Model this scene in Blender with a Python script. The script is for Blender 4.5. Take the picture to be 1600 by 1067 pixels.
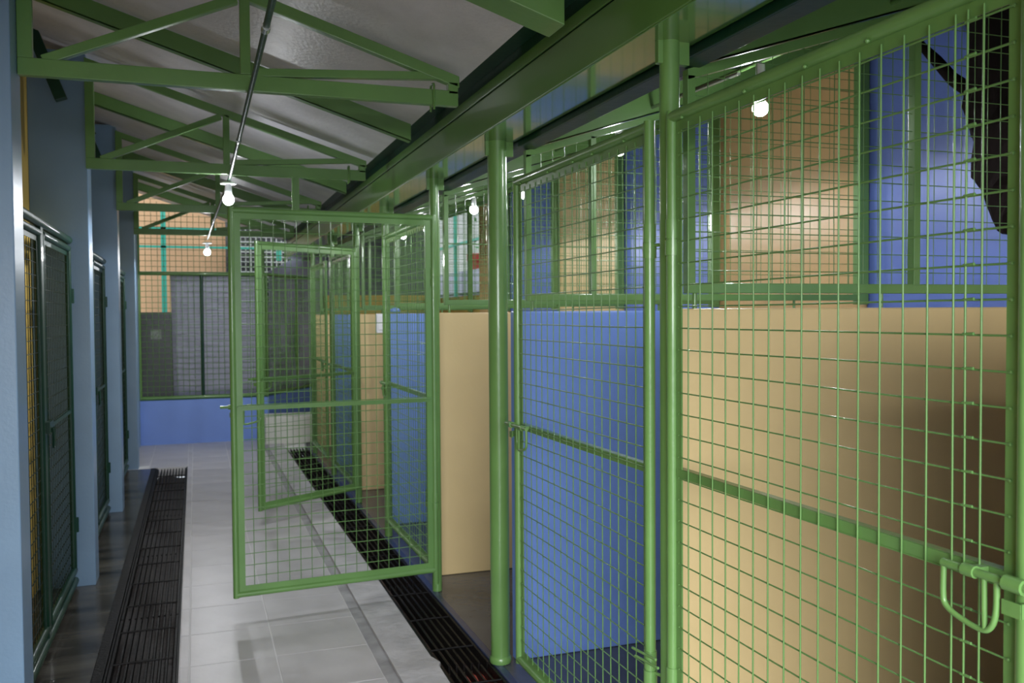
import bpy, math, random
from math import sin, cos, pi, radians
from mathutils import Vector, Matrix
random.seed(7)
C = bpy.context.scene.collection
for o in list(bpy.data.objects): bpy.data.objects.remove(o)

# ------------------------------------------------------------------ camera
cam = bpy.data.cameras.new('camera'); co = bpy.data.objects.new('camera', cam); C.objects.link(co)
cam.sensor_width = 36; cam.lens = 1409.6 / 1600 * 36; cam.clip_start = .02; cam.clip_end = 200
YAW, PIT, ROL = radians(19.37), radians(1.69), radians(.389)
f = Vector((sin(YAW)*cos(PIT), cos(YAW)*cos(PIT), -sin(PIT)))
r = Vector((cos(YAW), -sin(YAW), 0)); d = f.cross(r)
r2 = r*cos(ROL) + d*sin(ROL); d2 = d*cos(ROL) - r*sin(ROL)
co.matrix_world = Matrix(((r2.x, -d2.x, -f.x, 0), (r2.y, -d2.y, -f.y, 0), (r2.z, -d2.z, -f.z, 1.5), (0, 0, 0, 1)))
bpy.context.scene.camera = co
cam.dof.use_dof = True; cam.dof.focus_distance = 2.2; cam.dof.aperture_fstop = 7.1

# ------------------------------------------------------------------ world, light, exposure
W = bpy.data.worlds.new('world'); bpy.context.scene.world = W; W.use_nodes = True
bg = W.node_tree.nodes['Background']; bg.inputs[0].default_value = (.80, .90, 1.0, 1); bg.inputs[1].default_value = .9
vs = bpy.context.scene.view_settings
vs.view_transform = 'Standard'; vs.look = 'None'; vs.gamma = 1; vs.use_curve_mapping = False; vs.exposure = 0.5

def area(name, loc, target, sx, sy, power, col):
    l = bpy.data.lights.new(name, 'AREA'); l.shape = 'RECTANGLE'; l.size = sx; l.size_y = sy; l.energy = power; l.color = col
    o = bpy.data.objects.new(name, l); C.objects.link(o); o.location = loc
    o.rotation_euler = (Vector(target) - Vector(loc)).to_track_quat('-Z', 'Y').to_euler(); return o
# daylight through the open end of the corridor behind the camera
area('entrance_daylight', (-1.0, -4.6, 3.0), (.6, 3.5, .5), 4.5, 3.6, 1000, (.94, .96, 1.0))

# ------------------------------------------------------------------ materials
def mat(name, col, rough=.5, bump=0, bscale=40, var=0, vscale=3, coat=0, metal=0, emit=None, est=1, spec=.5, objvar=0, stretch=None, dark=None):
    m = bpy.data.materials.new(name); m.use_nodes = True; nt = m.node_tree; N = nt.nodes; L = nt.links
    b = N['Principled BSDF']; b.inputs['Base Color'].default_value = (*col, 1); b.inputs['Roughness'].default_value = rough
    b.inputs['Metallic'].default_value = metal; b.inputs['Coat Weight'].default_value = coat; b.inputs['Coat Roughness'].default_value = .08
    b.inputs['Specular IOR Level'].default_value = spec
    tc = N.new('ShaderNodeTexCoord'); mp = N.new('ShaderNodeMapping'); L.new(tc.outputs['Object'], mp.inputs[0])
    if stretch: mp.inputs['Scale'].default_value = stretch
    if var or objvar:
        n = N.new('ShaderNodeTexNoise'); n.inputs['Scale'].default_value = vscale; n.inputs['Detail'].default_value = 6; L.new(mp.outputs[0], n.inputs[0])
        rmp = N.new('ShaderNodeValToRGB'); rmp.color_ramp.elements[0].position = .3; rmp.color_ramp.elements[1].position = .7
        lo = dark if dark else tuple(c*(1-var) for c in col); hi = tuple(min(1, c*(1+var*.6)) for c in col)
        rmp.color_ramp.elements[0].color = (*lo, 1); rmp.color_ramp.elements[1].color = (*hi, 1); L.new(n.outputs[0], rmp.inputs[0])
        out = rmp.outputs[0]
        if objvar:
            oi = N.new('ShaderNodeObjectInfo'); hs = N.new('ShaderNodeHueSaturation'); ma = N.new('ShaderNodeMath'); ma.operation = 'MULTIPLY_ADD'
            ma.inputs[1].default_value = objvar; ma.inputs[2].default_value = 1 - objvar/2; L.new(oi.outputs['Random'], ma.inputs[0]); L.new(ma.outputs[0], hs.inputs['Value'])
            L.new(out, hs.inputs['Color']); out = hs.outputs[0]
        L.new(out, b.inputs['Base Color'])
    if bump:
        n2 = N.new('ShaderNodeTexNoise'); n2.inputs['Scale'].default_value = bscale; n2.inputs['Detail'].default_value = 4; L.new(mp.outputs[0], n2.inputs[0])
        bp = N.new('ShaderNodeBump'); bp.inputs['Strength'].default_value = bump; bp.inputs['Distance'].default_value = .01; L.new(n2.outputs[0], bp.inputs['Height']); L.new(bp.outputs[0], b.inputs['Normal'])
    if emit: b.inputs['Emission Color'].default_value = (*emit, 1); b.inputs['Emission Strength'].default_value = est
    return m
M = {}
M['green'] = mat('green_enamel', (.125, .26, .072), .36, .12, 30, .12, 4, coat=.3, spec=.4)
M['beam'] = mat('green_beam_enamel', (.10, .225, .05), .14, .04, 4, .10, 2, coat=.8)
M['wire'] = mat('green_wire_enamel', (.11, .235, .065), .4, 0, coat=.15, spec=.4)
M['web'] = mat('green_web_enamel', (.10, .235, .05), .34, .04, 4, .10, 2, coat=.25)
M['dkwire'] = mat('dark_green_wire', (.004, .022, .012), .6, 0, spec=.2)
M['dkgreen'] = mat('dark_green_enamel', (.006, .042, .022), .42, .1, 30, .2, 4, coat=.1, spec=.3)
M['blue'] = mat('blue_paint', (.175, .305, .76), .42, .05, 60, .05, 3)
M['blue_wall'] = mat('deep_blue_paint', (.13, .20, .56), .35, .05, 60, .08, 2)
M['yellow'] = mat('yellow_paint', (.76, .575, .28), .42, .05, 60, .05, 3)
M['tan'] = mat('tan_paint', (.60, .39, .175), .3, .06, 60, .08, 2)
M['pillar'] = mat('pale_blue_paint', (.20, .32, .47), .36, .06, 80, .06, 5, coat=.2)
M['ochre'] = mat('ochre_paint', (.62, .42, .09), .5, 0, 40, .1)
M['ceiling'] = mat('grey_white_board', (.70, .675, .745), .42, .3, 60, .12, 6, stretch=(1, 1, 1))
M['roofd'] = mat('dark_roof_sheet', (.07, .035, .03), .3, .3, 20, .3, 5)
M['tile'] = mat('pale_grey_tile', (.54, .52, .54), .35, .06, 30, .09, 4, objvar=.10)
M['grout'] = mat('light_grout', (.74, .73, .74), .8)
M['concrete'] = mat('grey_concrete', (.50, .49, .51), .6, .5, 30, .22, 6)
M['wet'] = mat('dark_wet_concrete', (.085, .078, .065), .2, .06, 15, .5, 2.2, dark=(.010, .008, .007), stretch=(.7, 2.4, 1), spec=.22)  # stretched dark bands paint brown stains and dark reflections together
M['cagefloor'] = mat('dark_grey_floor_paint', (.075, .078, .092), .25, .1, 20, .2, 3)
M['sill'] = mat('dark_blue_sill_paint', (.03, .04, .10), .3, .1, 20, .2, 3)
M['mortar'] = mat('shaded_mortar', (.36, .355, .37), .7, .3, 30, .3, 8)  # darker tone paints in the shadowy band beside the kerb
M['black'] = mat('black_iron', (.007, .006, .006), .5, .3, 60, .3, 10, spec=.18)
M['mud'] = mat('brown_drain_bed', (.03, .02, .016), .6, .6, 25, .5, 8)
M['silt'] = mat('reddish_silt', (.15, .095, .08), .5, .5, 25, .4, 8)
M['brick'] = mat('red_brick', (.65, .10, .06), .5, .4, 30, .2, 8)
M['white'] = mat('white_plastic', (.75, .76, .8), .35)
M['bulb'] = mat('lit_bulb_glass', (.9, .9, .9), .3, emit=(.95, .98, 1), est=150)
M['chrome'] = mat('grey_steel_pipe', (.5, .52, .5), .22, metal=.8)
M['tarp'] = mat('grey_tarpaulin', (.36, .36, .46), .6, .5, 8, .12, 5, stretch=(1, 1, 6))
M['tarpd'] = mat('dark_grey_tarpaulin', (.12, .12, .15), .6, .5, 8, .25, 5, stretch=(1, 1, 6))
M['blackpanel'] = mat('dark_grey_panel', (.035, .04, .042), .35, .1, 20, .3, 3)
M['sticker'] = mat('faded_sticker', (.3, .33, .3), .6, 0, 40, .6, 60)
M['turq'] = mat('turquoise_paint', (.06, .52, .36), .45)
M['house'] = mat('orange_tan_wall', (.78, .47, .25), .8, .1, 20, .08, 2)
M['cream'] = mat('cream_wall', (.72, .72, .66), .8, .1, 20, .1, 1)
M['outfloor'] = mat('outdoor_ground', (.3, .28, .25), .9, .3, 10, .2, 2)
M['lav'] = mat('lavender_sheet', (.50, .49, .60), .5, .2, 10, .1, 2)
M['leaf'] = mat('leaf_green', (.10, .35, .10), .6, 0, 40, .4, 8)
M['trunk'] = mat('dark_bark', (.007, .004, .0035), .9, 1, 12, .5, 6, stretch=(1, 1, .3), spec=.1)
M['rust'] = mat('bright_red_paint', (.6, .04, .05), .5)

# ------------------------------------------------------------------ helpers
def smooth(p, it=2):
    for _ in range(it):
        q = [p[0]]
        for a, b in zip(p[:-1], p[1:]):
            q += [tuple(.75*i+.25*j for i, j in zip(a, b)), tuple(.25*i+.75*j for i, j in zip(a, b))]
        p = q + [p[-1]]
    return p
class MB:
    def __init__(s): s.v = []; s.f = []; s.sm = []
    def box(s, x0, x1, y0, y1, z0, z1):
        s.hexa([(x0, y0, z0), (x1, y0, z0), (x1, y1, z0), (x0, y1, z0), (x0, y0, z1), (x1, y0, z1), (x1, y1, z1), (x0, y1, z1)]); return s
    def hexa(s, p):
        n = len(s.v); s.v += [Vector(q) for q in p]
        for q in ((3, 2, 1, 0), (4, 5, 6, 7), (0, 1, 5, 4), (1, 2, 6, 5), (2, 3, 7, 6), (3, 0, 4, 7)): s.f.append([n+i for i in q]); s.sm.append(0)
        return s
    def bar(s, a, b, w, h, side=None):     # w across `side`, h across the other axis
        a = Vector(a); b = Vector(b); t = (b-a).normalized()
        sd = Vector(side) if side else (Vector((0, 0, 1)).cross(t) if abs(t.z) < .95 else Vector((1, 0, 0)))
        sd = (sd - t*sd.dot(t)).normalized(); up = t.cross(sd)
        p = []
        for e in (a, b):
            for i, j in ((-1, -1), (1, -1), (1, 1), (-1, 1)): p.append(e + sd*(i*w/2) + up*(j*h/2))
        return s.hexa(p)
    def tube(s, pts, r, n=8, cap=True):
        pts = [Vector(p) for p in pts]; base = len(s.v); prev = None
        for i, p in enumerate(pts):
            if i == 0: t = pts[1]-p
            elif i == len(pts)-1: t = p-pts[i-1]
            else: t = (pts[i+1]-p).normalized() + (p-pts[i-1]).normalized()
            t.normalize()
            if prev is None: prev = t.orthogonal().normalized()
            u = (prev - t*prev.dot(t)).normalized(); w = t.cross(u); prev = u
            rr = r[i] if isinstance(r, (list, tuple)) else r
            for k in range(n):
                a = 2*pi*k/n; s.v.append(p + u*(rr*cos(a)) + w*(rr*sin(a)))
        for i in range(len(pts)-1):
            for k in range(n):
                s.f.append([base+i*n+k, base+i*n+(k+1) % n, base+(i+1)*n+(k+1) % n, base+(i+1)*n+k]); s.sm.append(1)
        if cap:
            c = len(s.v); e = base+(len(pts)-1)*n
            s.v += [s.v[base+k].copy() for k in range(n)] + [s.v[e+k].copy() for k in range(n)]
            s.f.append([c+k for k in reversed(range(n))]); s.f.append([c+n+k for k in range(n)]); s.sm += [0, 0]
        return s
    def lathe(s, c, prof, n=16):           # prof: (radius, z) pairs about the vertical through c
        c = Vector(c); return s.tube([c + Vector((0, 0, z)) for _, z in prof], [q for q, _ in prof], n)
    def poly(s, outline, off):             # extruded flat outline
        off = Vector(off); n = len(s.v); k = len(outline); s.v += [Vector(p) for p in outline] + [Vector(p)+off for p in outline]
        s.f.append(list(reversed(range(n, n+k)))); s.f.append([n+k+i for i in range(k)]); s.sm += [0, 0]
        for i in range(k): s.f.append([n+i, n+(i+1) % k, n+k+(i+1) % k, n+k+i]); s.sm.append(0)
        return s
    def build(s, name, m, parent=None, bevel=0, local=False, kind=None, label=None):
        off = Vector((0, 0, 0)) if (local or parent is None) else world_loc(parent)
        me = bpy.data.meshes.new(name); me.from_pydata([v-off for v in s.v], [], s.f); me.update()
        me.polygons.foreach_set('use_smooth', [bool(q) for q in s.sm]); me.materials.append(M[m])
        o = bpy.data.objects.new(name, me); C.objects.link(o)
        if parent is not None: o.parent = parent
        if bevel:
            b = o.modifiers.new('bevel', 'BEVEL'); b.width = bevel; b.segments = 2; b.limit_method = 'ANGLE'
        if kind: o['kind'] = kind
        if label: o['label'] = label
        return o
def world_loc(o):
    v = Vector((0, 0, 0))
    while o is not None: v += o.location; o = o.parent
    return v
def tag(o, label, cat, group=None, kind=None):
    o['label'] = label; o['category'] = cat
    if group: o['group'] = group
    if kind: o['kind'] = kind
    return o
def thing(name, label, cat, loc=(0, 0, 0), rz=0, group=None):
    o = bpy.data.objects.new(name, None); C.objects.link(o); o.location = loc; o.rotation_euler = (0, 0, rz); o.empty_display_size = .1
    return tag(o, label, cat, group)
def struct(name, mb, m, parent=None, bevel=0, label=None):
    o = mb.build(name, m, parent, bevel)
    if parent is None: o['kind'] = 'structure'
    if label: o['label'] = label
    return o

# ------------------------------------------------------------------ floor
fl = struct('floor', MB().box(-.09, .722, -2.5, 11.45, -.10, -.0015).box(-.84, -.09, 9.60, 11.45, -.10, -.0015).box(-.38, -.09, -2.5, 9.6, -.2, -.12)
            .box(.955, 1.2, -2.5, 10.55, -.2, -.12).box(.722, 2.2, 10.9, 14, -.1, -.004).box(.955, 1.2, 10.55, 10.9, -.1, -.004), 'grout')
fl['label'] = 'pale grey tiled corridor floor between two drains'
tile_mesh = {}
def tile(x0, x1, y0, y1):
    g = .003; w = round(x1-x0, 3); l = round(y1-y0, 3); k = (w, l)
    if k not in tile_mesh:
        mb = MB(); c = .0012; a, b = w/2-g, l/2-g
        mb.v = [Vector(q) for q in ((-a, -b, -.0012), (a, -b, -.0012), (a, b, -.0012), (-a, b, -.0012), (-a, -b, -.001), (a, -b, -.001), (a, b, -.001), (-a, b, -.001),
                (-a+c, -b+c, 0), (a-c, -b+c, 0), (a-c, b-c, 0), (-a+c, b-c, 0))]
        mb.f = [(3, 2, 1, 0), (0, 1, 5, 4), (1, 2, 6, 5), (2, 3, 7, 6), (3, 0, 4, 7), (4, 5, 9, 8), (5, 6, 10, 9), (6, 7, 11, 10), (7, 4, 8, 11), (8, 9, 10, 11)]; mb.sm = [0]*10
        me = bpy.data.meshes.new('tile'); me.from_pydata(mb.v, [], mb.f); me.update(); me.materials.append(M['tile']); tile_mesh[k] = me
    o = bpy.data.objects.new('tile', tile_mesh[k]); C.objects.link(o); o.parent = fl; o.location = ((x0+x1)/2, (y0+y1)/2, random.uniform(0, .0006))
P = .4085; Y0 = 4.07 - 15*P
yl = [Y0 + i*P for i in range(34)]
for i in range(33):
    y1 = min(yl[i+1], 11.40)
    if y1 - yl[i] < .05: continue
    tile(.317, .722, yl[i], y1); tile(-.045, .317, yl[i], y1); tile(-.088, -.045, yl[i], y1)
    if yl[i] >= 9.5: tile(-.45, -.088, yl[i], y1)
    if yl[i] >= 9.5: tile(-.84, -.45, yl[i], y1)
tile(-.45, -.088, 9.6, yl[29]) if yl[29] > 9.65 else None
# raised kerb beside the right drain, its edge chipped near the post
kb = MB()
out = [(.775, -2.5), (.955, -2.5), (.958, 3.0), (.953, 3.5), (.957, 3.69), (.972, 3.72), (.962, 3.76), (.950, 3.80), (.954, 5.2), (.947, 7.0), (.95, 10.9), (.775, 10.9)]
kb.poly([(x, y, -.2) for x, y in out], (0, 0, .212))
struct('floor.001', kb, 'concrete')['label'] = 'rough grey concrete kerb strip along the right drain'
kb2 = MB().box(.722, .775, -2.5, 10.9, -.1, .0)
struct('floor.002', kb2, 'mortar', bevel=.002)['label'] = 'narrow mortar strip between tiles and kerb, groove shadow painted in'
struct('floor.003', MB().box(-.84, -.43, -2.5, 9.6, -.2, -.002), 'wet')['label'] = 'dark damp stained concrete floor with painted dark reflections, in front of the left pens'
struct('floor.004', MB().box(1.225, 3.3, -2.5, 13, -.2, -.003), 'cagefloor')['label'] = 'dark grey painted floor inside the right pens'
struct('trim_1', MB().box(-.43, -.385, -2.5, 9.6, -.2, .002), 'black', bevel=.003)['label'] = 'black edging of the left drain'
struct('trim_2', MB().box(1.19, 1.225, -2.5, 10.6, -.2, .0), 'sill', bevel=.004)['label'] = 'dark sill at the edge of the right pens'
struct('trim_3', MB().box(-.38, -.372, -2.5, 9.6, -.12, -.0).box(-.098, -.088, -2.5, 9.6, -.12, -.001).box(.955, .962, -2.5, 10.55, -.12, -.002), 'black')['label'] = 'black side walls of the drain channels'
for x0, x1, ye in ((-.37, -.1, 9.6), (.965, 1.188, 10.55)):
    mb = MB(); n = 160; m_ = 6; rn = random.Random(11)
    for i in range(n+1):
        for k in range(m_+1): mb.v.append(Vector((x0+(x1-x0)*k/m_, -2.5+(ye+2.5)*i/n, -.10 + .012*sin(i*.37+k)*sin(i*.11) + rn.uniform(0, .008))))
    for i in range(n):
        for k in range(m_): a = i*(m_+1)+k; mb.f.append([a, a+1, a+m_+2, a+m_+1]); mb.sm.append(1)
    tag(mb.build('drain_sediment', 'mud' if x0 < 0 else 'silt'), 'brown silt lying under the bars of the ' + ('left' if x0 < 0 else 'right') + ' drain', 'sediment', kind='stuff')

# ------------------------------------------------------------------ drain grates
def grate(x0, x1, y0, y1, label, group, nb=7, step=.42):
    t = thing('drain_grate', label, 'grate', ((x0+x1)/2, y0, -.02), 0, group)
    MB().box(x0+.002, x0+.014, y0, y1, -.045, -.006).box(x1-.014, x1-.002, y0, y1, -.045, -.006).build('frame', 'black', t, .001)
    for i in range(nb):
        x = x0 + .014 + (x1-x0-.028)*(i+1)/(nb+1)
        MB().box(x-.004, x+.004, y0+.008, y1-.008, -.04, -.008).build('bar', 'black', t)
    y = y0 + step*.5
    while y < y1-.05:
        MB().tube([(x0+.01, y, -.008), ((x0+x1)/2, y, -.006), (x1-.01, y, -.008)], .0045, 6).build('cross_bar', 'black', t)
        y += step
    return t
gl = 'left drain grates'; gr = 'right drain grates'
ordn = ['nearest', 'second', 'third', 'fourth', 'fifth', 'sixth', 'seventh', 'eighth']
ys = [2.35, 3.6, 4.85, 6.1, 7.3, 8.5, 9.58]
for i in range(6): grate(-.372, -.098, ys[i], ys[i+1]-.01, 'black iron drain grate, %s along the left channel by the blue pillars' % ordn[i], gl, 8)
ys = [2.45, 3.70, 4.95, 6.2, 7.45, 8.7, 10.54]
for i in range(6): grate(.962, 1.189, ys[i], ys[i+1]-.01, 'black iron drain grate, %s along the right channel beside the kerb' % ordn[i], gr, 5)
tag(MB().lathe((1.112, 3.635, -.092), [(.0, 0), (.05, .005), (.068, .03), (.055, .05), (0, .06)], 12).build('red_stone', 'brick'), 'red rounded stone under the drain bars beside the thick green post', 'stone')

tag(MB().lathe((1.162, 3.715, -.1), [(0, 0), (.018, .004), (.022, .03), (.014, .048), (0, .052)], 10).build('red_stone', 'brick'), 'small red stone under the drain bars at the very foot of the thick green post', 'stone')
# ------------------------------------------------------------------ walls
wl = struct('wall_left', MB().box(-.94, -.84, -.75, 11.45, -.1, 3.2), 'ochre', label='ochre yellow wall behind the left mesh fronts')
wr = struct('wall_right', MB().box(3.2, 3.3, -1.5, 10.25, -.2, 3.2).box(3.2, 3.3, 10.25, 13.1, -.2, 1.74), 'ochre', label='rear wall of the right pens')
CY = [2.30 + 1.3555*k for k in range(-1, 8)]   # partition positions; index 1 is 2.30
def rear_split(k): return CY[k] + .05
cols = ['tan', 'blue_wall']
for k in range(0, 7):
    y0 = CY[k]+.03; y1 = CY[k+1]+.03
    m = 'yellow' if k == 4 else ['tan', 'blue_wall'][k % 2]
    if k == 6: y1 = 10.2
    o = MB().box(3.185, 3.2, y0, y1-.004, 0, 2.86).build('painted_panel', m, wr)
MB().box(3.185, 3.2, -.4, CY[0]+.026, 0, 2.86).build('painted_panel', 'blue_wall', wr)
wb = struct('wall_back', MB().box(-.84, .84, 11.35, 11.47, -.1, .52), 'blue', label='low blue wall closing the corridor under the mesh screen')
wb2 = MB(); wb2.hexa([(.84, 11.36, -.1), (1.75, 13.0, -.1), (1.66, 13.06, -.1), (.75, 11.42, -.1), (.84, 11.36, .52), (1.75, 13.0, .52), (1.66, 13.06, .52), (.75, 11.42, .52)])
struct('wall_back.001', wb2, 'blue', label='angled low blue wall running back from the corridor end')
struct('wall_back.002', MB().box(1.75, 3.3, 13.0, 13.1, -.1, 1.80), 'ochre', label='ochre low wall behind the far pens')
struct('baseboard_back', MB().box(.76, 1.7, 10.85, 11.33, 0, .32), 'cream', bevel=.01)['label'] = 'pale low concrete step at the far end of the kerb'
struct('floor.005', MB().box(-12, 14, 11.6, 30, -.15, -.1), 'outfloor')['label'] = 'ground outside beyond the screen'
struct('floor.006', MB().box(3.35, 14, -4, 11.6, -.15, -.1), 'outfloor')['label'] = 'ground outside behind the right pens'
struct('floor.007', MB().box(-3, 3.2, -6, -2.5, -.15, -.01), 'outfloor')['label'] = 'ground outside the entrance'

struct('wall_light_block', MB().box(-.94, 3.3, -.75, -.6, 1.98, 3.4), 'pillar', label='unseen lintel added behind the camera to cut the daylight')  # unseen lintel, added to keep daylight low and off the trusses
# pillars on the left
pl = [(3.30, 3.475, 'nearest blue pillar at the left edge, green truss end fixed on it'), (5.528, 5.71, 'second pale blue pillar from the entrance, beside the nearest mesh front'),
      (7.547, 7.73, 'third pale blue pillar along the left of the corridor'), (9.615, 9.80, 'fourth and farthest pale blue pillar, next to the back screen'),
      (1.25, 1.43, 'pale blue pillar beside the entrance, out in front of the others')]
for a, b, l in pl[:4]:
    tag(MB().box(-.84, -.547, a, b, -.003, 2.97).build('pillar', 'pillar', bevel=.004), l, 'pillar', 'blue pillars along the left wall')
tag(MB().box(-.84, -.615, 11.22, 11.35, -.003, 2.97).build('pillar', 'pillar', bevel=.004), 'narrow blue pilaster in the far left corner by the back screen', 'pillar', 'blue pillars along the left wall')

# ------------------------------------------------------------------ roofs
S = .3165
def cz(x): return 2.452 + (1.04-x)*S
ce = MB(); ce.hexa([(-.95, -2.5, cz(-.95)), (1.04, -2.5, cz(1.04)), (1.04, 11.6, cz(1.04)), (-.95, 11.6, cz(-.95)), (-.95, -2.5, cz(-.95)+.04), (1.04, -2.5, cz(1.04)+.04), (1.04, 11.6, cz(1.04)+.04), (-.95, 11.6, cz(-.95)+.04)])
struct('ceiling', ce, 'ceiling')['label'] = 'sloping grey white ceiling boards over the corridor'
def rz_(x): return 2.335 + (x-1.3)*S       # underside of the pen roof
rf = MB(); z0, z1 = rz_(1.40), rz_(3.45)
rf.hexa([(1.40, -2.5, z0), (3.45, -2.5, z1), (3.45, 13.2, z1), (1.40, 13.2, z0), (1.40, -2.5, z0+.03), (3.45, -2.5, z1+.03), (3.45, 13.2, z1+.03), (1.40, 13.2, z0+.03)])
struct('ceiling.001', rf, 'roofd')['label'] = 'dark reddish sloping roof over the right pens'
def cstrip(x, h): return MB()

# valley beam of channels between the two roofs
t = thing('valley_beam', 'long glossy green steel channel beam over the line of posts', 'beam', (1.2, 0, 2.24))
MB().box(1.12, 1.13, -2.4, 11.9, 2.24, 2.378).box(1.13, 1.29, -2.4, 11.9, 2.37, 2.378).build('channel_web', 'web', t, .003)
MB().box(1.122, 1.30, -2.4, 11.9, 2.236, 2.2435).build('channel_flange', 'beam', t, .002)
MB().box(1.118, 1.1245, -2.4, 11.9, 2.384, 2.425).build('gutter_lip', 'web', t, .001)
MB().box(1.125, 1.133, -2.4, 11.9, 2.384, 2.475).box(1.035, 1.125, -2.4, 11.9, 2.468, 2.476).box(1.127, 1.4, -2.4, 11.9, 2.476, 2.484).build('gutter_channel', 'dkgreen', t, .002)  # dark green paints in the unlit, dark-reflecting look of the gutter
MB().box(1.315, 1.322, -2.4, 11.9, 2.252, 2.40).box(1.322, 1.40, -2.4, 11.9, 2.215, 2.222).box(1.315, 1.322, -2.4, 11.9, 2.215, 2.26).build('rear_channel', 'dkgreen', t, .002)

# trusses
def truss(y, label):
    t = thing('roof_truss', label, 'truss', (.2, y, 2.32), 0, 'green roof trusses over the corridor')
    w = .035
    MB().box(-.546, .985, y-w/2, y+w/2, 2.315, 2.374).build('bottom_chord', 'green', t, .003)
    tz = lambda x: 2.431 + (.99-x)*S
    MB().hexa([(-.546, y-w/2, tz(-.546)-.045), (.99, y-w/2, tz(.99)-.045), (.99, y+w/2, tz(.99)-.045), (-.546, y+w/2, tz(-.546)-.045),
               (-.546, y-w/2, tz(-.546)), (.99, y-w/2, tz(.99)), (.99, y+w/2, tz(.99)), (-.546, y+w/2, tz(-.546))]).build('top_chord', 'green', t, .003)
    MB().box(-.546, -.500, y-w/2, y+w/2, 2.374, tz(-.5)-.03).build('vertical_member', 'green', t, .003)
    MB().box(.170, .206, y-w/2, y+w/2, 2.374, tz(.19)-.03).build('vertical_member', 'green', t, .003)
    MB().box(.945, .985, y-w/2, y+w/2, 2.36, tz(.97)-.03).build('vertical_member', 'green', t, .003)
    MB().bar((-.47, y, 2.37), (.16, y, tz(.16)-.05), .03, .034, (0, 1, 0)).build('diagonal_member', 'green', t, .003)
    MB().bar((.22, y, 2.385), (.93, y, 2.43), .03, .03, (0, 1, 0)).build('diagonal_member', 'green', t, .003)
    x = .885
    MB().tube([(x, y-.026, 2.295), (x, y-.026, 2.385), (x, y-.02, 2.394), (x, y, 2.398), (x, y+.02, 2.394), (x, y+.026, 2.385), (x, y+.026, 2.295)], .0045, 6).build('u_bolt', 'green', t)
    return t
for y, l in ((3.43, 'nearest green roof truss, meeting the first blue pillar'), (5.45, 'second green roof truss, a lit bulb hanging at its middle'),
             (7.49, 'third green roof truss along the corridor'), (9.60, 'fourth green roof truss, nearest the back screen')): truss(y, l)
# rafters
def rafter(y, label, th=.05, dep=.085):
    zt = lambda x: cz(x)-.004
    mb = MB()
    for (a, b, c) in ((y-th/2, y-th/2+.006, dep), (y-th/2, y+th/2, 0)):
        if c: mb.hexa([(-.83, a, zt(-.83)-dep), (1.03, a, zt(1.03)-dep), (1.03, b, zt(1.03)-dep), (-.83, b, zt(-.83)-dep), (-.83, a, zt(-.83)), (1.03, a, zt(1.03)), (1.03, b, zt(1.03)), (-.83, b, zt(-.83))])
    a, b = y-th/2, y+th/2
    mb.hexa([(-.83, a, zt(-.83)-dep), (1.03, a, zt(1.03)-dep), (1.03, b, zt(1.03)-dep), (-.83, b, zt(-.83)-dep), (-.83, a, zt(-.83)-dep+.005), (1.03, a, zt(1.03)-dep+.005), (1.03, b, zt(1.03)-dep+.005), (-.83, b, zt(-.83)-dep+.005)])
    tag(mb.build('rafter', 'green'), label, 'rafter', 'green rafters under the corridor ceiling')
rafter(4.45, 'green channel rafter between the first and second truss'); rafter(6.47, 'green channel rafter between the second and third truss')
rafter(8.54, 'green channel rafter between the third and fourth truss'); rafter(10.5, 'green channel rafter beyond the fourth truss'); 
# near rafter box with a paint-torn tip at the top of the picture
mb = MB(); za = lambda x: 2.31 + (.966-x)*S
mb.hexa([(-.83, 2.34, za(-.83)), (.985, 2.34, za(.985)), (.985, 2.46, za(.985)), (-.83, 2.46, za(-.83)), (-.83, 2.34, cz(-.83)-.004), (.985, 2.34, cz(.985)-.004), (.985, 2.46, cz(.985)-.004), (-.83, 2.46, cz(-.83)-.004)])
tag(mb.build('rafter', 'green', bevel=.003), 'wide green rafter at the top of the view, nearest the camera', 'rafter', 'green rafters under the corridor ceiling')
tag(MB().hexa([(-.5, 2.62, cz(-.5)-.02), (1.0, 2.62, cz(1.0)-.02), (1.0, 2.66, cz(1.0)-.02), (-.5, 2.66, cz(-.5)-.02), (-.5, 2.62, cz(-.5)), (1.0, 2.62, cz(1.0)), (1.0, 2.66, cz(1.0)), (-.5, 2.66, cz(-.5))]).build('ceiling_batten', 'green'), 'thin green batten on the ceiling beside the nearest rafter', 'batten')
# braces behind the trusses on the left
for y, l in ((5.40, 'dark green knee brace on the second blue pillar'), (7.42, 'dark green knee brace on the third blue pillar')):
    t = thing('knee_brace', l, 'brace', (-.66, y, 2.7), 0, 'dark knee braces at the left wall')
    MB().bar((-.655, y, 2.67), (-.79, y, 3.03), .06, .06, (0, 1, 0)).build('strut', 'dkgreen', t, .003)
    MB().bar((-.80, y+.02, 2.80), (-.68, y+.02, 2.89), .02, .03, (0, 1, 0)).build('tie', 'dkgreen', t, .002)
# hanger below the second truss
t = thing('hanger', 'short green plate and thin bent rod hanging below the second truss', 'hanger', (.57, 5.43, 2.3))
MB().box(.555, .592, 5.43, 5.436, 2.12, 2.315).build('plate', 'green', t)
MB().tube([(.19, 5.425, 2.312), (.545, 5.425, 2.311), (.551, 5.425, 2.305), (.551, 5.425, 2.12)], .003, 6).build('rod', 'wire', t)

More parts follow.
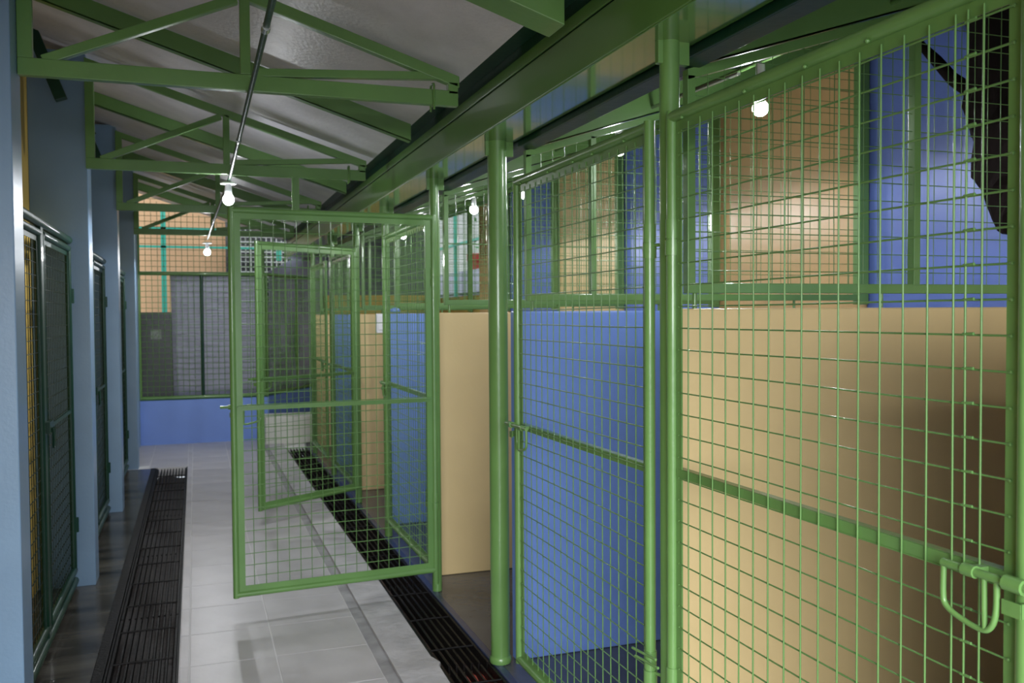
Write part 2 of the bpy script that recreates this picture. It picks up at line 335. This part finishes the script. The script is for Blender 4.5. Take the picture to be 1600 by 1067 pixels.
# ------------------------------------------------------------------ mesh helper (in a local u, z plane at local y=v)
def wires(mb, u0, u1, z0, z1, cell, rad, v=0, n=6, seed=0, zt=None, lap=None, amp=.0012, clip=None):
    rn = random.Random(seed)
    nu = max(2, round((u1-u0)/cell)); nz = int((z1-z0)/cell)
    us = [u0 + (u1-u0)*i/nu for i in range(1, nu)]
    if lap: us.append(lap)
    for u in us:
        top = zt(u) if zt else z1; k = 7; ph = rn.random()*6; a = amp*rn.uniform(-1, 1)
        mb.tube([(u + a*sin(ph+i*1.1), v-rad*.9, z0+(top-z0)*i/k) for i in range(k+1)], rad, n, False)
    nz = int(((zt(u1) if zt else z1)-z0)/cell) if (zt and zt(u1) > zt(u0)) else nz
    j = 1
    while True:
        z = z0 + cell*j; j += 1
        if z > max((zt(u1) if zt else z1), (zt(u0) if zt else z1)): break
        a0 = u0
        if zt and z > zt(u0):
            lo, hi = u0, u1
            for _ in range(20):
                m_ = (lo+hi)/2
                if zt(m_) > z: hi = m_
                else: lo = m_
            a0 = hi
        k = 7; ph = rn.random()*6; a = amp*rn.uniform(-1, 1)
        mb.tube([(a0+(u1-a0)*i/k, v+rad*.9, z + a*sin(ph+i)) for i in range(k+1)], rad, n, False)
        if lap and a0 < lap:
            mb.tube([(lap-.006, v-rad*.6, z+.001), (lap+.016, v-rad*.6, z+.002)], rad*1.4, n)
    return mb

# ------------------------------------------------------------------ cage doors on the right
def cage_door(loc, theta, width, side, label, mid=1.065, z0=.115, z1=2.035, cell=.0567, rad=.0019, seed=1, detail=2, lo=0, py=None):
    t = thing('mesh_door', label, 'door', (loc[0], loc[1], 0), theta, 'green mesh pen doors on the right')
    R = .0155; n = 14 if detail > 1 else 8
    B = lambda mb, nm, m='green', bv=0: mb.build(nm, m, t, bv, local=True)
    B(MB().tube([(0, 0, z0-.06 if detail > 1 else z0), (0, 0, z1)], R, n), 'hinge_stile')
    B(MB().tube([(width, 0, z0), (width, 0, z1)], R, n), 'latch_stile')
    B(MB().tube([(0, 0, z1-R), (width, 0, z1-R)], R, n), 'top_rail')
    B(MB().tube([(0, 0, z0+R), (width, 0, z0+R)], R, n), 'bottom_rail')
    e = R+.002; fw = .026; v = -side*.004
    fr = MB().box(e-.004, e+fw, v-.002, v+.002, z0+2*R+fw, z1-2*R-fw).box(width-e-fw, width-e+.004, v-.002, v+.002, z0+2*R+fw, z1-2*R-fw)
    fr.box(e-.004, width-e+.004, v-.002, v+.002, z1-2*R-fw, z1-R).box(e-.004, width-e+.004, v-.002, v+.002, z0+R, z0+2*R+fw)
    B(fr, 'inner_flange')
    B(MB().box(e, width-e, v-.003+side*.0, v+.003, mid-.011, mid+.011).box(e, width-e, min(v, v-side*.02), max(v, v-side*.02), mid+.008, mid+.012), 'middle_rail')
    mb = MB(); lap = width-e-fw-.075 if detail > 1 and seed == 1 else None
    wires(mb, e+.012, width-e-.012, z0+2*R+.012, z1-2*R-.012, cell, rad, side*.001, 6 if detail > 1 else 4, seed, lap=lap)
    w = B(mb, 'wire_mesh', 'wire'); w['kind'] = 'stuff'
    # weld beads along the flanges
    if detail > 1:
        mb = MB(); q = random.Random(seed)
        for i in range(int((z1-z0)/cell)):
            z = z0+2*R+.012+cell*(i+1)
            if z > z1-.05: break
            for u in (e+fw*.6, width-e-fw*.6): mb.lathe((u, v+side*.003, z-.003), [(.001, 0), (.0035, .002), (.0035, .004), (.001, .006)], 6)
        for i in range(5): mb.lathe((.1+i*(width-.2)/4+q.uniform(-.04, .04), side*.012, z1-2*R-.004), [(.001, 0), (.006, .003), (.005, .006), (.001, .009)], 6)
        B(mb, 'weld_beads')
    # hinges
    for z in (1.70, .50):
        pv = Matrix.Rotation(-theta, 3, 'Z') @ Vector((1.226-loc[0], py-loc[1], 0)) if py else Vector((-.03, 0, 0))
        h = B(MB().tube([(0, 0, z-.045), (0, 0, z-.005)], R+.004, n).tube([(0, 0, z+.0), (0, 0, z+.05)], R+.0025, n), 'hinge_sleeve')
        B(MB().tube([(0, 0, z-.01), (pv.x, pv.y, z-.01)], .005, 6), 'hinge_pin')
    # sliding bolt with drop handle
    y = side*.030; zb = mid+.006; q = width+lo
    bolt = B(MB().tube([(q-.135, y, zb), (q+.06-lo, y, zb)], .0072, 10), 'sliding_bolt')
    b2 = MB().tube(smooth([(q-.133, y, zb), (q-.135, y, zb-.055), (q-.130, y, zb-.072), (q-.10, y, zb-.083), (q-.055, y, zb-.090), (q-.038, y, zb-.082), (q-.028, y, zb-.055), (q-.028, y, zb-.004)]), .005, 8)
    b2.tube([(q-.052, y, zb-.004), (q-.051, y, zb-.055), (q-.050, y, zb-.084)], .0046, 8)
    b2.build('drop_handle', 'green', bolt, local=True)
    B(MB().tube([(q-.092, y, zb), (q-.068, y, zb)], .0105, 10).box(q-.089, q-.071, min(0, y), max(0, y), zb-.006, zb+.006), 'bolt_guide')
    B(MB().tube([(width-.012, y, zb), (width+.022, y, zb)], .0125, 10).box(width-.008, width+.012, min(0, y), max(0, y), zb-.006, zb+.006), 'bolt_guide')
    B(MB().box(width-.018, width+.016, y-.0015, y+.0015, zb-.05, zb-.027).box(width+.013, width+.016, min(0, y), max(0, y), zb-.05, zb-.027), 'padlock_tab')
    return t
cage_door((1.20, 2.125), radians(-90), 1.09, -1, 'closed green mesh door nearest the camera, in front of the yellow panel', 1.078, seed=1, py=2.185)
cage_door((1.20, 2.252), radians(90), 1.095, 1, 'closed green mesh door second from the camera, in front of the blue panel', 1.062, seed=2, lo=-.04, py=2.185)
cage_door((1.205, 4.69), radians(-180+4.5), 1.035, -1, 'green mesh door swung wide open across the corridor, nearest of the open ones', 1.050, seed=3, py=4.745)
cage_door((1.20, 4.80), radians(90), 1.14, 1, 'closed green mesh door behind the nearer open door, before the blue panel', 1.05, seed=4, detail=1, py=4.745)
cage_door((1.205, 7.16), radians(-145.7), .95, -1, 'green mesh door standing half open, farther one beyond the first open door', 1.05, seed=5, detail=1, py=7.23)
cage_door((1.20, 7.30), radians(90), 1.12, 1, 'closed green mesh door just beyond the farther open door', 1.05, seed=6, detail=1, py=7.23)
cage_door((1.20, 9.95), radians(-90), 1.12, -1, 'farthest closed green mesh door near the end of the corridor', 1.05, seed=7, detail=1, py=10.03)

# posts
def post(y, rr, label, base=0, cap=True, x=1.226):
    t = thing('post', label, 'post', (x, y, base), 0, 'green pipe posts carrying the valley beam')
    MB().tube([(x, y, base), (x, y, 2.236)], rr, 24).build('shaft', 'green', t)
    if cap: MB().box(x-rr-.012, x+rr+.03, y-.01, y+.01, 2.175, 2.238).build('head_bracket', 'green', t, .002)
    if rr > .035: MB().lathe((x, y, base), [(rr+.004, 0), (rr+.007, .01), (rr+.006, .022), (rr+.001, .03)], 20).build('collar', 'green', t)
post(.955, .034, 'green pipe post at the right edge of the view, door bolt beside it', cap=True)
post(2.185, .027, 'slim green post between the two nearest closed doors')
post(3.665, .041, 'thick green pipe post with a bulky foot at the drain')
post(4.745, .026, 'slim green post from which the nearer open door hangs')
post(6.05, .026, 'slim green post beyond the first open door, at the blue panel')
post(7.23, .026, 'slim green post from which the farther open door hangs')
post(8.60, .026, 'slim green post second from the far end'); post(10.03, .026, 'last green post of the row near the low step')
# tie pins at the foot of the second door
tag(MB().tube([(1.168, 2.30, .545), (1.178, 2.18, .552)], .004, 8).tube([(1.17, 2.285, .527), (1.18, 2.17, .532)], .004, 8).build('hold_open_pin', 'green'), 'pair of short green pins crossing the slim post near the floor', 'pin')

# ------------------------------------------------------------------ partitions and the mesh screens on top of them
cw = ['blue', 'yellow']
pn = {0: 'blue partition beside the camera, mostly out of view', 1: 'large yellow partition behind the nearest mesh door', 2: 'large blue partition behind the second mesh door', 3: 'yellow partition left of the thick post',
      4: 'blue partition behind the first open door', 5: 'narrow far yellow partition beyond the blue one', 6: 'far blue partition past the farther open door', 7: 'farthest yellow partition behind the last mesh door'}
for k in range(0, 8):
    y = CY[k]; x0 = 1.295 if k > 1 else 1.32
    t = thing('partition', pn[k], 'partition', (2.2, y, 0), 0, 'solid painted partitions between the pens')
    MB().box(x0, 3.184, y, y+.05, -.002, 1.515).build('panel', cw[k % 2], t, .006)
    for x in (1.39, 2.07, 2.75): MB().tube([(x, y+.03, 1.50), (x, y+.03, 1.562)], .007, 6).build('bracket', 'green', t)
    # screen
    s = thing('mesh_screen', 'green framed mesh screen on top of the %s' % pn[k].replace('large ', '').replace(', mostly out of view', ''), 'screen', (2.2, y+.03, 1.56), 0, 'mesh screens above the partitions')
    ty = y+.03; zt = lambda x: 2.19 + (x-1.3)*S
    MB().box(1.36, 3.17, ty-.015, ty+.015, 1.56, 1.59).build('bottom_rail', 'green', s, .002)
    MB().hexa([(1.36, ty-.015, zt(1.36)-.03), (3.17, ty-.015, zt(3.17)-.03), (3.17, ty+.015, zt(3.17)-.03), (1.36, ty+.015, zt(1.36)-.03), (1.36, ty-.015, zt(1.36)), (3.17, ty-.015, zt(3.17)), (3.17, ty+.015, zt(3.17)), (1.36, ty+.015, zt(1.36))]).build('top_rail', 'green', s)
    for x in (1.372, 1.68 if k > 1 else 2.20):
        MB().box(x-.013, x+.013, ty-.015, ty+.015, 1.585, zt(x)-.02).build('upright', 'green', s, .002)
    MB().box(3.12, 3.175, ty-.025, ty+.025, 1.54, zt(3.15)).build('wall_upright', 'dkgreen' if 0 else 'green', s, .002)
    mb = MB(); q = MB(); wires(q, 1.375, 3.12, 1.57, 2.2, .0567, .0015, 0, 6 if k < 4 else 4, k, zt=lambda x: zt(x)-.01, amp=.001)
    q.v = [v + Vector((0, ty-.004, 0)) for v in q.v]
    w = q.build('wire_mesh', 'wire', s, kind='stuff')
    # rafter of the pen roof over it
    a, b = ty-.02, ty+.03; lo = lambda x: zt(x)+.003; dp = .115
    rb = MB().hexa([(1.395, a, lo(1.395)), (3.19, a, lo(3.19)), (3.19, a+.006, lo(3.19)), (1.395, a+.006, lo(1.395)), (1.395, a, lo(1.395)+dp), (3.19, a, lo(3.19)+dp), (3.19, a+.006, lo(3.19)+dp), (1.395, a+.006, lo(1.395)+dp)])
    rb.hexa([(1.395, a, lo(1.395)), (3.19, a, lo(3.19)), (3.19, b, lo(3.19)), (1.395, b, lo(1.395)), (1.395, a, lo(1.395)+.005), (3.19, a, lo(3.19)+.005), (3.19, b, lo(3.19)+.005), (1.395, b, lo(1.395)+.005)])
    tag(rb.build('pen_rafter', 'green'), 'sloping green channel rafter above the %s' % pn[k].replace('large ', '').replace(', mostly out of view', ''), 'rafter', 'green rafters of the pen roof')
for i, x in enumerate((1.75, 2.4, 3.0)):
    z = rz_(x)-.042
    tag(MB().box(x-.02, x+.02, -1.5, 13, z-.0, z+.028).build('purlin', 'dkgreen'), 'green roof purlin running over all the right pens, %s' % ('nearest the posts', 'over the middle of the pens', 'nearest the rear wall')[i], 'purlin', 'purlins of the pen roof')
tag(MB().box(3.14, 3.184, -1.5, 10.2, 2.80, 2.86).build('wall_plate', 'green'), 'green steel wall plate on top of the rear wall', 'beam')

# ------------------------------------------------------------------ lights
def bulb(x, y, z, label, group, power, plate=True, hz=.075):
    t = thing('light_bulb', label, 'light bulb', (x, y, z), 0, group)
    if plate: MB().lathe((x, y, z+hz+.012), [(.045, 0), (.046, .006), (.03, .012)], 16).build('mounting_plate', 'white', t)
    MB().lathe((x, y, z+.02), [(.019, 0), (.021, .01), (.02, .035), (.017, hz-.008)], 14).build('lamp_holder', 'white', t)
    b = MB().lathe((x, y, z-.034), [(.0, 0), (.014, .003), (.025, .012), (.031, .028), (.029, .042), (.022, .055)], 18).build('bulb', 'bulb', t)
    l = bpy.data.lights.new('lamp', 'SPOT'); l.spot_size = radians(180); l.spot_blend = .12; l.energy = power; l.color = (.93, .96, 1.0); l.shadow_soft_size = .032
    o = bpy.data.objects.new('lamp_light', l); C.objects.link(o); o.location = (x, y, z-.075)
B1 = 10; BC = 22
bulb(.198, 5.53, 2.185, 'lit white bulb hanging in the corridor below the second truss', 'corridor bulbs', BC)
bulb(.134, 9.72, 2.16, 'lit white bulb hanging far down the corridor before the back screen', 'corridor bulbs', BC)
pb = ['lit bulb in the pen behind the nearest door, in front of the tan wall', 'lit bulb in the pen behind the second door, just under its top rail', 'lit bulb right of the thick post, at the upper corner of the second door',
      'lit bulb left of the thick post, above the yellow partition', 'lit bulb high behind the first open door', 'farthest small lit bulb over the last pens']
for (x, y, z), l in zip(((2.091, 3.014, 2.3), (2.04, 4.15, 2.335), (2.078, 5.634, 2.3), (2.05, 6.70, 2.315), (2.032, 8.123, 2.3), (2.04, 9.15, 2.325)), pb):
    bulb(x, y, z, l, 'bulbs in the right pens', B1, plate=False, hz=.16)
# conduits
t = thing('conduit', 'thin glossy green pipe running down the corridor under the trusses', 'pipe', (.2, 2, 2.3))
MB().tube([(.195, -1, 2.30), (.200, 3.4, 2.298), (.203, 5.46, 2.296), (.17, 7.5, 2.296), (.137, 9.72, 2.29)], .0095, 10).build('pipe', 'dkgreen', t)
for y, x in ((2.6, .199), (4.3, .2015), (7.9, .163)): MB().tube([(x, y-.02, 2.297), (x, y+.02, 2.297)], .013, 10).build('coupling', 'chrome', t)
t = thing('conduit', 'thin green pipe under the pen roof, linking the pen bulbs', 'pipe', (2.05, 2, 2.48))
MB().tube([(2.09, 2.0, 2.475), (2.09, 3.0, 2.475), (2.05, 4.2, 2.48), (2.05, 12, 2.48)], .009, 8).build('pipe', 'green', t)
t = thing('conduit', 'short shiny bent pipe slung under the pen roof above the second door', 'pipe', (1.9, 3.8, 2.42))
MB().tube([(1.36, 5.6, 2.30), (1.6, 4.9, 2.36), (1.83, 4.2, 2.42), (1.95, 3.8, 2.43), (2.05, 3.1, 2.45)], .008, 8).build('pipe', 'chrome', t)
# small things in the pens
t = thing('switch_box', 'small white box fixed on the front edge of the far blue partition', 'box', (1.24, 6.3, 1.45))
MB().box(1.218, 1.2955, 6.345, 6.385, 1.378, 1.515).build('case', 'white', t, .004); MB().box(1.228, 1.285, 6.339, 6.345, 1.40, 1.50).build('cover', 'white', t, .002)
tag(MB().lathe((1.36, 6.39, 1.517), [(.01, 0), (.04, .008), (.035, .03), (.015, .04), (0, .042)], 10).build('cloth_bundle', 'blue'), 'small blue bundle lying on top of the far blue partition', 'cloth')
for i, (x0, x1) in enumerate(((1.62, 1.70), (1.72, 2.02), (2.04, 2.3))): pass

# trunk and branch behind the mesh in the nearest pen
t = thing('tree_trunk', 'dark ragged tree trunk in front of the blue rear wall at upper right', 'tree trunk', (2.75, 2.6, 1.8))
xs = 2.9; edge = [(2.81, 2.95), (2.786, 2.665), (2.769, 2.472), (2.79, 2.30), (2.772, 2.186), (2.735, 2.154), (2.764, 2.021), (2.688, 1.961), (2.642, 1.846), (2.59, 1.79), (2.50, 1.78)]
rn = random.Random(3); mb = MB(); rings = []
# build rings of an irregular leaning trunk: far edge follows the ragged outline
lev = [(2.73, 2.80), (2.665, 2.786), (2.57, 2.775), (2.472, 2.769), (2.38, 2.785), (2.30, 2.79), (2.24, 2.775), (2.186, 2.772), (2.154, 2.735), (2.09, 2.75), (2.021, 2.764), (1.99, 2.72), (1.961, 2.688), (1.90, 2.665), (1.846, 2.642), (1.80, 2.60), (1.785, 2.56)]
n = 22; base = 0
for z, ye in lev:
    yn = 2.37 if z > 1.9 else 2.37 + (1.9-z)*.8
    cy_, ry = (ye+yn)/2, (ye-yn)/2; 
    for k in range(n):
        a = 2*pi*k/n; j = 1 + rn.uniform(-.07, .07) if abs(cos(a)) < .92 else 1
        mb.v.append(Vector((2.93 + .15*sin(a)*j, cy_ + ry*cos(a)*j, z)))
for i in range(len(lev)-1):
    for k in range(n): mb.f.append([i*n+k, i*n+(k+1) % n, (i+1)*n+(k+1) % n, (i+1)*n+k]); mb.sm.append(0)
mb.f.append(list(range(n))); mb.f.append(list(reversed(range((len(lev)-1)*n, len(lev)*n)))); mb.sm += [0, 0]
mb.build('bark', 'trunk', t)
MB().tube([(2.93, 3.17, 2.76), (2.92, 3.05, 2.62), (2.90, 2.95, 2.53), (2.90, 2.87, 2.44), (2.91, 2.76, 2.35)], [.012, .018, .024, .026, .03], 8).build('branch', 'trunk', t)

# ------------------------------------------------------------------ mesh fronts on the left
def left_front(y0, y1, label, seed):
    X = -.652; ym = y0 + (y1-y0)*.52
    t = thing('pen_gate', label, 'gate', (X, (y0+y1)/2, 0), 0, 'dark green mesh fronts between the blue pillars')
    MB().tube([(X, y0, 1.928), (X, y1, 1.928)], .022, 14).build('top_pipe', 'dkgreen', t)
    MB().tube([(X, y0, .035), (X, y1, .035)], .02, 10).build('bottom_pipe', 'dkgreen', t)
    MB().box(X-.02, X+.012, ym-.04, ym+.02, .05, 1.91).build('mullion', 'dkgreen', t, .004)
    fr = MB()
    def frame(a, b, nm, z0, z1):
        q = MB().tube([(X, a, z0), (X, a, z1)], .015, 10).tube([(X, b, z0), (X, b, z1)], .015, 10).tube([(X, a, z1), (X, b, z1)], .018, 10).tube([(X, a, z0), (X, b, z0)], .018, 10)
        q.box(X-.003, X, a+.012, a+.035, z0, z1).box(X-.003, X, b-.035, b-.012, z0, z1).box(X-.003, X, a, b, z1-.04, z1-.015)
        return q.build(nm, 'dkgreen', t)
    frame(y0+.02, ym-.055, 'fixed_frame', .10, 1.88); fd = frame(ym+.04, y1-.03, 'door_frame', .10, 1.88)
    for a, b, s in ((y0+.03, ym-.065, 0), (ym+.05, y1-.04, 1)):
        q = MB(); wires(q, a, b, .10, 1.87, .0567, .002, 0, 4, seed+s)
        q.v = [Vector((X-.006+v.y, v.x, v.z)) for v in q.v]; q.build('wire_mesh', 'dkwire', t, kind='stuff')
    MB().box(X+.0, X+.006, ym+.05, y1-.04, .98, 1.0).build('middle_rail', 'dkgreen', t)
    MB().box(X+.012, X+.03, ym-.03, ym+.09, .98, 1.03).tube([(X+.035, ym+.02, 1.0), (X+.035, ym+.02, .91), (X+.035, ym+.06, .91), (X+.035, ym+.06, 1.0)], .005, 6).build('bolt', 'dkgreen', t)
    for z in (1.62, .35): MB().tube([(X+.012, y1-.015, z-.04), (X+.012, y1-.015, z+.04)], .014, 8).build('hinge', 'dkgreen', t)
left_front(3.477, 5.526, 'dark green mesh front nearest the camera, between first and second blue pillar', 20)
left_front(5.712, 7.545, 'dark green mesh front between the second and third blue pillar', 22)
left_front(7.732, 9.613, 'dark green mesh front between the third and fourth blue pillar', 24)
left_front(9.802, 11.218, 'last dark green mesh front, beyond the fourth blue pillar', 26)

# ------------------------------------------------------------------ back screen
t = thing('back_screen', 'green framed mesh screen closing the corridor above the low blue wall', 'screen', (.1, 11.4, .52))
YB = 11.40
for z, nm in ((.545, 'bottom_rail'), (2.015, 'top_rail')): MB().tube([(-.84, YB, z), (.84, YB, z)], .024, 12).build(nm, 'green', t)
for x in (-.61, .085, .80): MB().tube([(x, YB, .56), (x, YB, 2.0)], .019, 12).build('upright', 'dkgreen' if x == .085 else 'green', t)  # middle upright painted darker to hold down the bulb's highlight
for x in (-.61, .80): MB().box(x-.015, x+.015, YB-.02, YB+.02, 2.03, 2.8-(x+.6)*.3).build('upright', 'green', t, .003)
q = MB(); wires(q, -.60, .80, .55, 2.0, .066, .0038, 0, 4, 31); q.v = [v+Vector((0, YB, 0)) for v in q.v]; q.build('wire_mesh', 'green', t, kind='stuff')
q = MB(); wires(q, -.60, .80, 2.03, 2.5, .066, .0038, 0, 4, 32, zt=lambda x: 2.92-(x+.6)*S); q.v = [v+Vector((0, YB, 0)) for v in q.v]; q.build('wire_mesh', 'green', t, kind='stuff')
t = thing('back_screen', 'angled green framed mesh screen running back over the angled low wall', 'screen', (.8, 11.4, .52), radians(61))
L_ = 1.87
for z, nm in ((.545, 'bottom_rail'), (2.02, 'top_rail')): MB().tube([(0, 0, z-.52), (L_, 0, z-.52)], .022, 10).build(nm, 'green', t, local=True)
for x in (.05, .95, 1.83): MB().box(x-.02, x+.02, -.02, .02, .04, 1.5).build('upright', 'green', t, local=True)
q = MB(); wires(q, 0, L_, .03, 1.5, .066, .0038, 0, 4, 33); o = q.build('wire_mesh', 'green', t, local=True, kind='stuff')

def sheet(name, pts, m, label, cat, n=(14, 10), wob=.012, th=.006, group=None):
    """thin wavy sheet hung between four corners (bl, br, tr, tl)"""
    a, b, c, e = [Vector(p) for p in pts]; nx, nz = n; rn = random.Random(len(label)); nrm = (b-a).cross(e-a).normalized()
    mb = MB()
    def pt(i, j, s): 
        u, w = i/nx, j/nz; p = (a*(1-u)+b*u)*(1-w) + (e*(1-u)+c*u)*w
        return p + nrm*(wob*sin(u*17+w*2)*sin(w*9+u*3) + s)
    for s in (-th/2, th/2):
        for j in range(nz+1):
            for i in range(nx+1): mb.v.append(pt(i, j, s))
    o = (nx+1)*(nz+1)
    for j in range(nz):
        for i in range(nx):
            k = j*(nx+1)+i; mb.f.append([k, k+1, k+nx+2, k+nx+1]); mb.f.append([o+k+nx+1, o+k+nx+2, o+k+1, o+k]); mb.sm += [1, 1]
    rim = [i for i in range(nx+1)] + [j*(nx+1)+nx for j in range(1, nz+1)] + [nz*(nx+1)+i for i in range(nx-1, -1, -1)] + [j*(nx+1) for j in range(nz-1, 0, -1)]
    for i in range(len(rim)): x, y = rim[i], rim[(i+1) % len(rim)]; mb.f.append([y, x, o+x, o+y]); mb.sm.append(0)
    return tag(mb.build(name, m), label, cat, group)
sheet('tarpaulin', [(-.245, 11.50, .53), (.83, 11.50, .53), (.83, 11.50, 2.0), (-.265, 11.50, 2.0)], 'tarp', 'grey sheet hung behind the back screen mesh, its left edge slanting', 'tarpaulin')
sheet('tarpaulin', [(.86, 11.54, .5), (1.78, 13.14, .5), (1.78, 13.14, 2.55), (.86, 11.54, 2.05)], 'tarp', 'grey sheet hung behind the angled screen', 'tarpaulin')
sheet('tarpaulin', [(1.80, 13.2, 1.6), (3.28, 13.2, 1.6), (3.28, 13.2, 2.9), (1.80, 13.2, 2.5)], 'tarpd', 'dark grey sheet hung above the ochre low wall behind the far pens', 'tarpaulin')
t = thing('dark_panel', 'dark grey upright panel with a faded sticker behind the left of the back screen', 'panel', (-.4, 11.56, 0))
MB().box(-.62, -.225, 11.56, 11.60, .50, 1.56).build('board', 'blackpanel', t, .004); MB().box(-.495, -.375, 11.555, 11.56, 1.24, 1.355).build('sticker', 'sticker', t)
# outside beyond the back screen
struct('wall_outside', MB().box(-4, .47, 14.5, 14.56, -.1, 4.2), 'house', label='orange tan house wall seen through the top of the back screen')
t = thing('turquoise_frame', 'turquoise pipe frame outside, in front of the orange tan wall', 'frame', (-.4, 13, 0))
MB().box(-.41, -.345, 12.98, 13.02, -.1, 3.0).build('upright', 'turq', t); MB().box(-3.0, 1.25, 12.98, 13.01, 2.43, 2.46).build('crossbar', 'turq', t)
MB().box(-3.0, .6, 12.98, 13.01, 2.68, 2.71).build('crossbar', 'turq', t)
MB().box(.43+.66, .43+.73, 12.98, 13.02, 2.28, 2.42).build('block', 'turq', t)
t = thing('lattice_screen', 'pale lattice over a dark opening right of the orange tan wall outside', 'lattice', (1.2, 14, 1.5))
MB().box(.46, 3.2, 14.3, 14.35, -.1, 4.2).build('backing', 'blackpanel', t)
q = MB(); 
for i in range(24): q.tube([(.52+i*.075, 14.2, 1.5), (.52+i*.075, 14.2, 3.3)], .012, 4)
for i in range(24): q.tube([(.50, 14.19, 1.5+i*.075), (2.3, 14.19, 1.5+i*.075)], .012, 4)
q.build('lattice', 'cream', t, kind='stuff')
# outside beyond the far rear opening
struct('wall_outside.001', MB().box(6.4, 6.6, 6, 32, -.1, 4.5), 'cream', label='pale wall outside, seen through the opening behind the far pens')
t = thing('sheet_fence', 'pale lavender sheet fence outside behind the far pens', 'fence', (4.5, 14, 0))
for i in range(16): MB().box(4.5+.01*(i % 2), 4.52+.01*(i % 2), 10.5+i*.62, 10.5+i*.62+.61, -.1, 2.28).build('sheet', 'lav', t)
MB().box(4.46, 4.50, 10.5, 20.4, 1.86, 1.89).build('rail', 'black', t)
t = thing('turquoise_frame', 'turquoise posts outside the opening behind the far pens', 'frame', (4.4, 15, 0))
MB().box(4.35, 4.42, 18.1, 18.5, -.1, 3.6).build('upright', 'turq', t); MB().box(4.35, 4.4, 13.9, 19, 2.72, 2.76).build('crossbar', 'turq', t); MB().box(4.35, 4.4, 15.4, 15.46, -.1, 3.6).build('upright', 'turq', t)
rn = random.Random(5); mb = MB()
for i in range(260):
    c = Vector((5.2+rn.gauss(0, .25), 15.1+rn.gauss(0, .35), 2.95+rn.gauss(0, .25))); a = Vector((rn.gauss(0, 1), rn.gauss(0, 1), rn.gauss(0, 1))).normalized(); b = a.orthogonal().normalized()
    n = len(mb.v); mb.v += [c-a*.07, c+b*.03, c+a*.07, c-b*.03]; mb.f.append([n, n+1, n+2, n+3]); mb.sm.append(0)
t = thing('bush', 'green leafy bush outside behind the opening of the far pens', 'bush', (5.2, 15.1, 0))
mb.build('foliage', 'leaf', t, kind='stuff'); MB().tube([(5.2, 15.1, -.1), (5.22, 15.1, 1.5), (5.2, 15.1, 2.8)], [.04, .03, .015], 8).build('stem', 'trunk', t)
tag(MB().box(4.9, 5.2, 16.2, 16.5, 2.52, 2.66).box(4.95, 5.15, 16.25, 16.45, -.1, 2.53).build('red_bin', 'rust', bevel=.01), 'small red item outside beyond the opening', 'container')
# roof strip and end pieces that keep daylight off the corridor sides
struct('wall_left.001', MB().box(-.94, -.84, 11.45, 11.6, -.1, 3.2), 'pillar', label='end of the left wall')
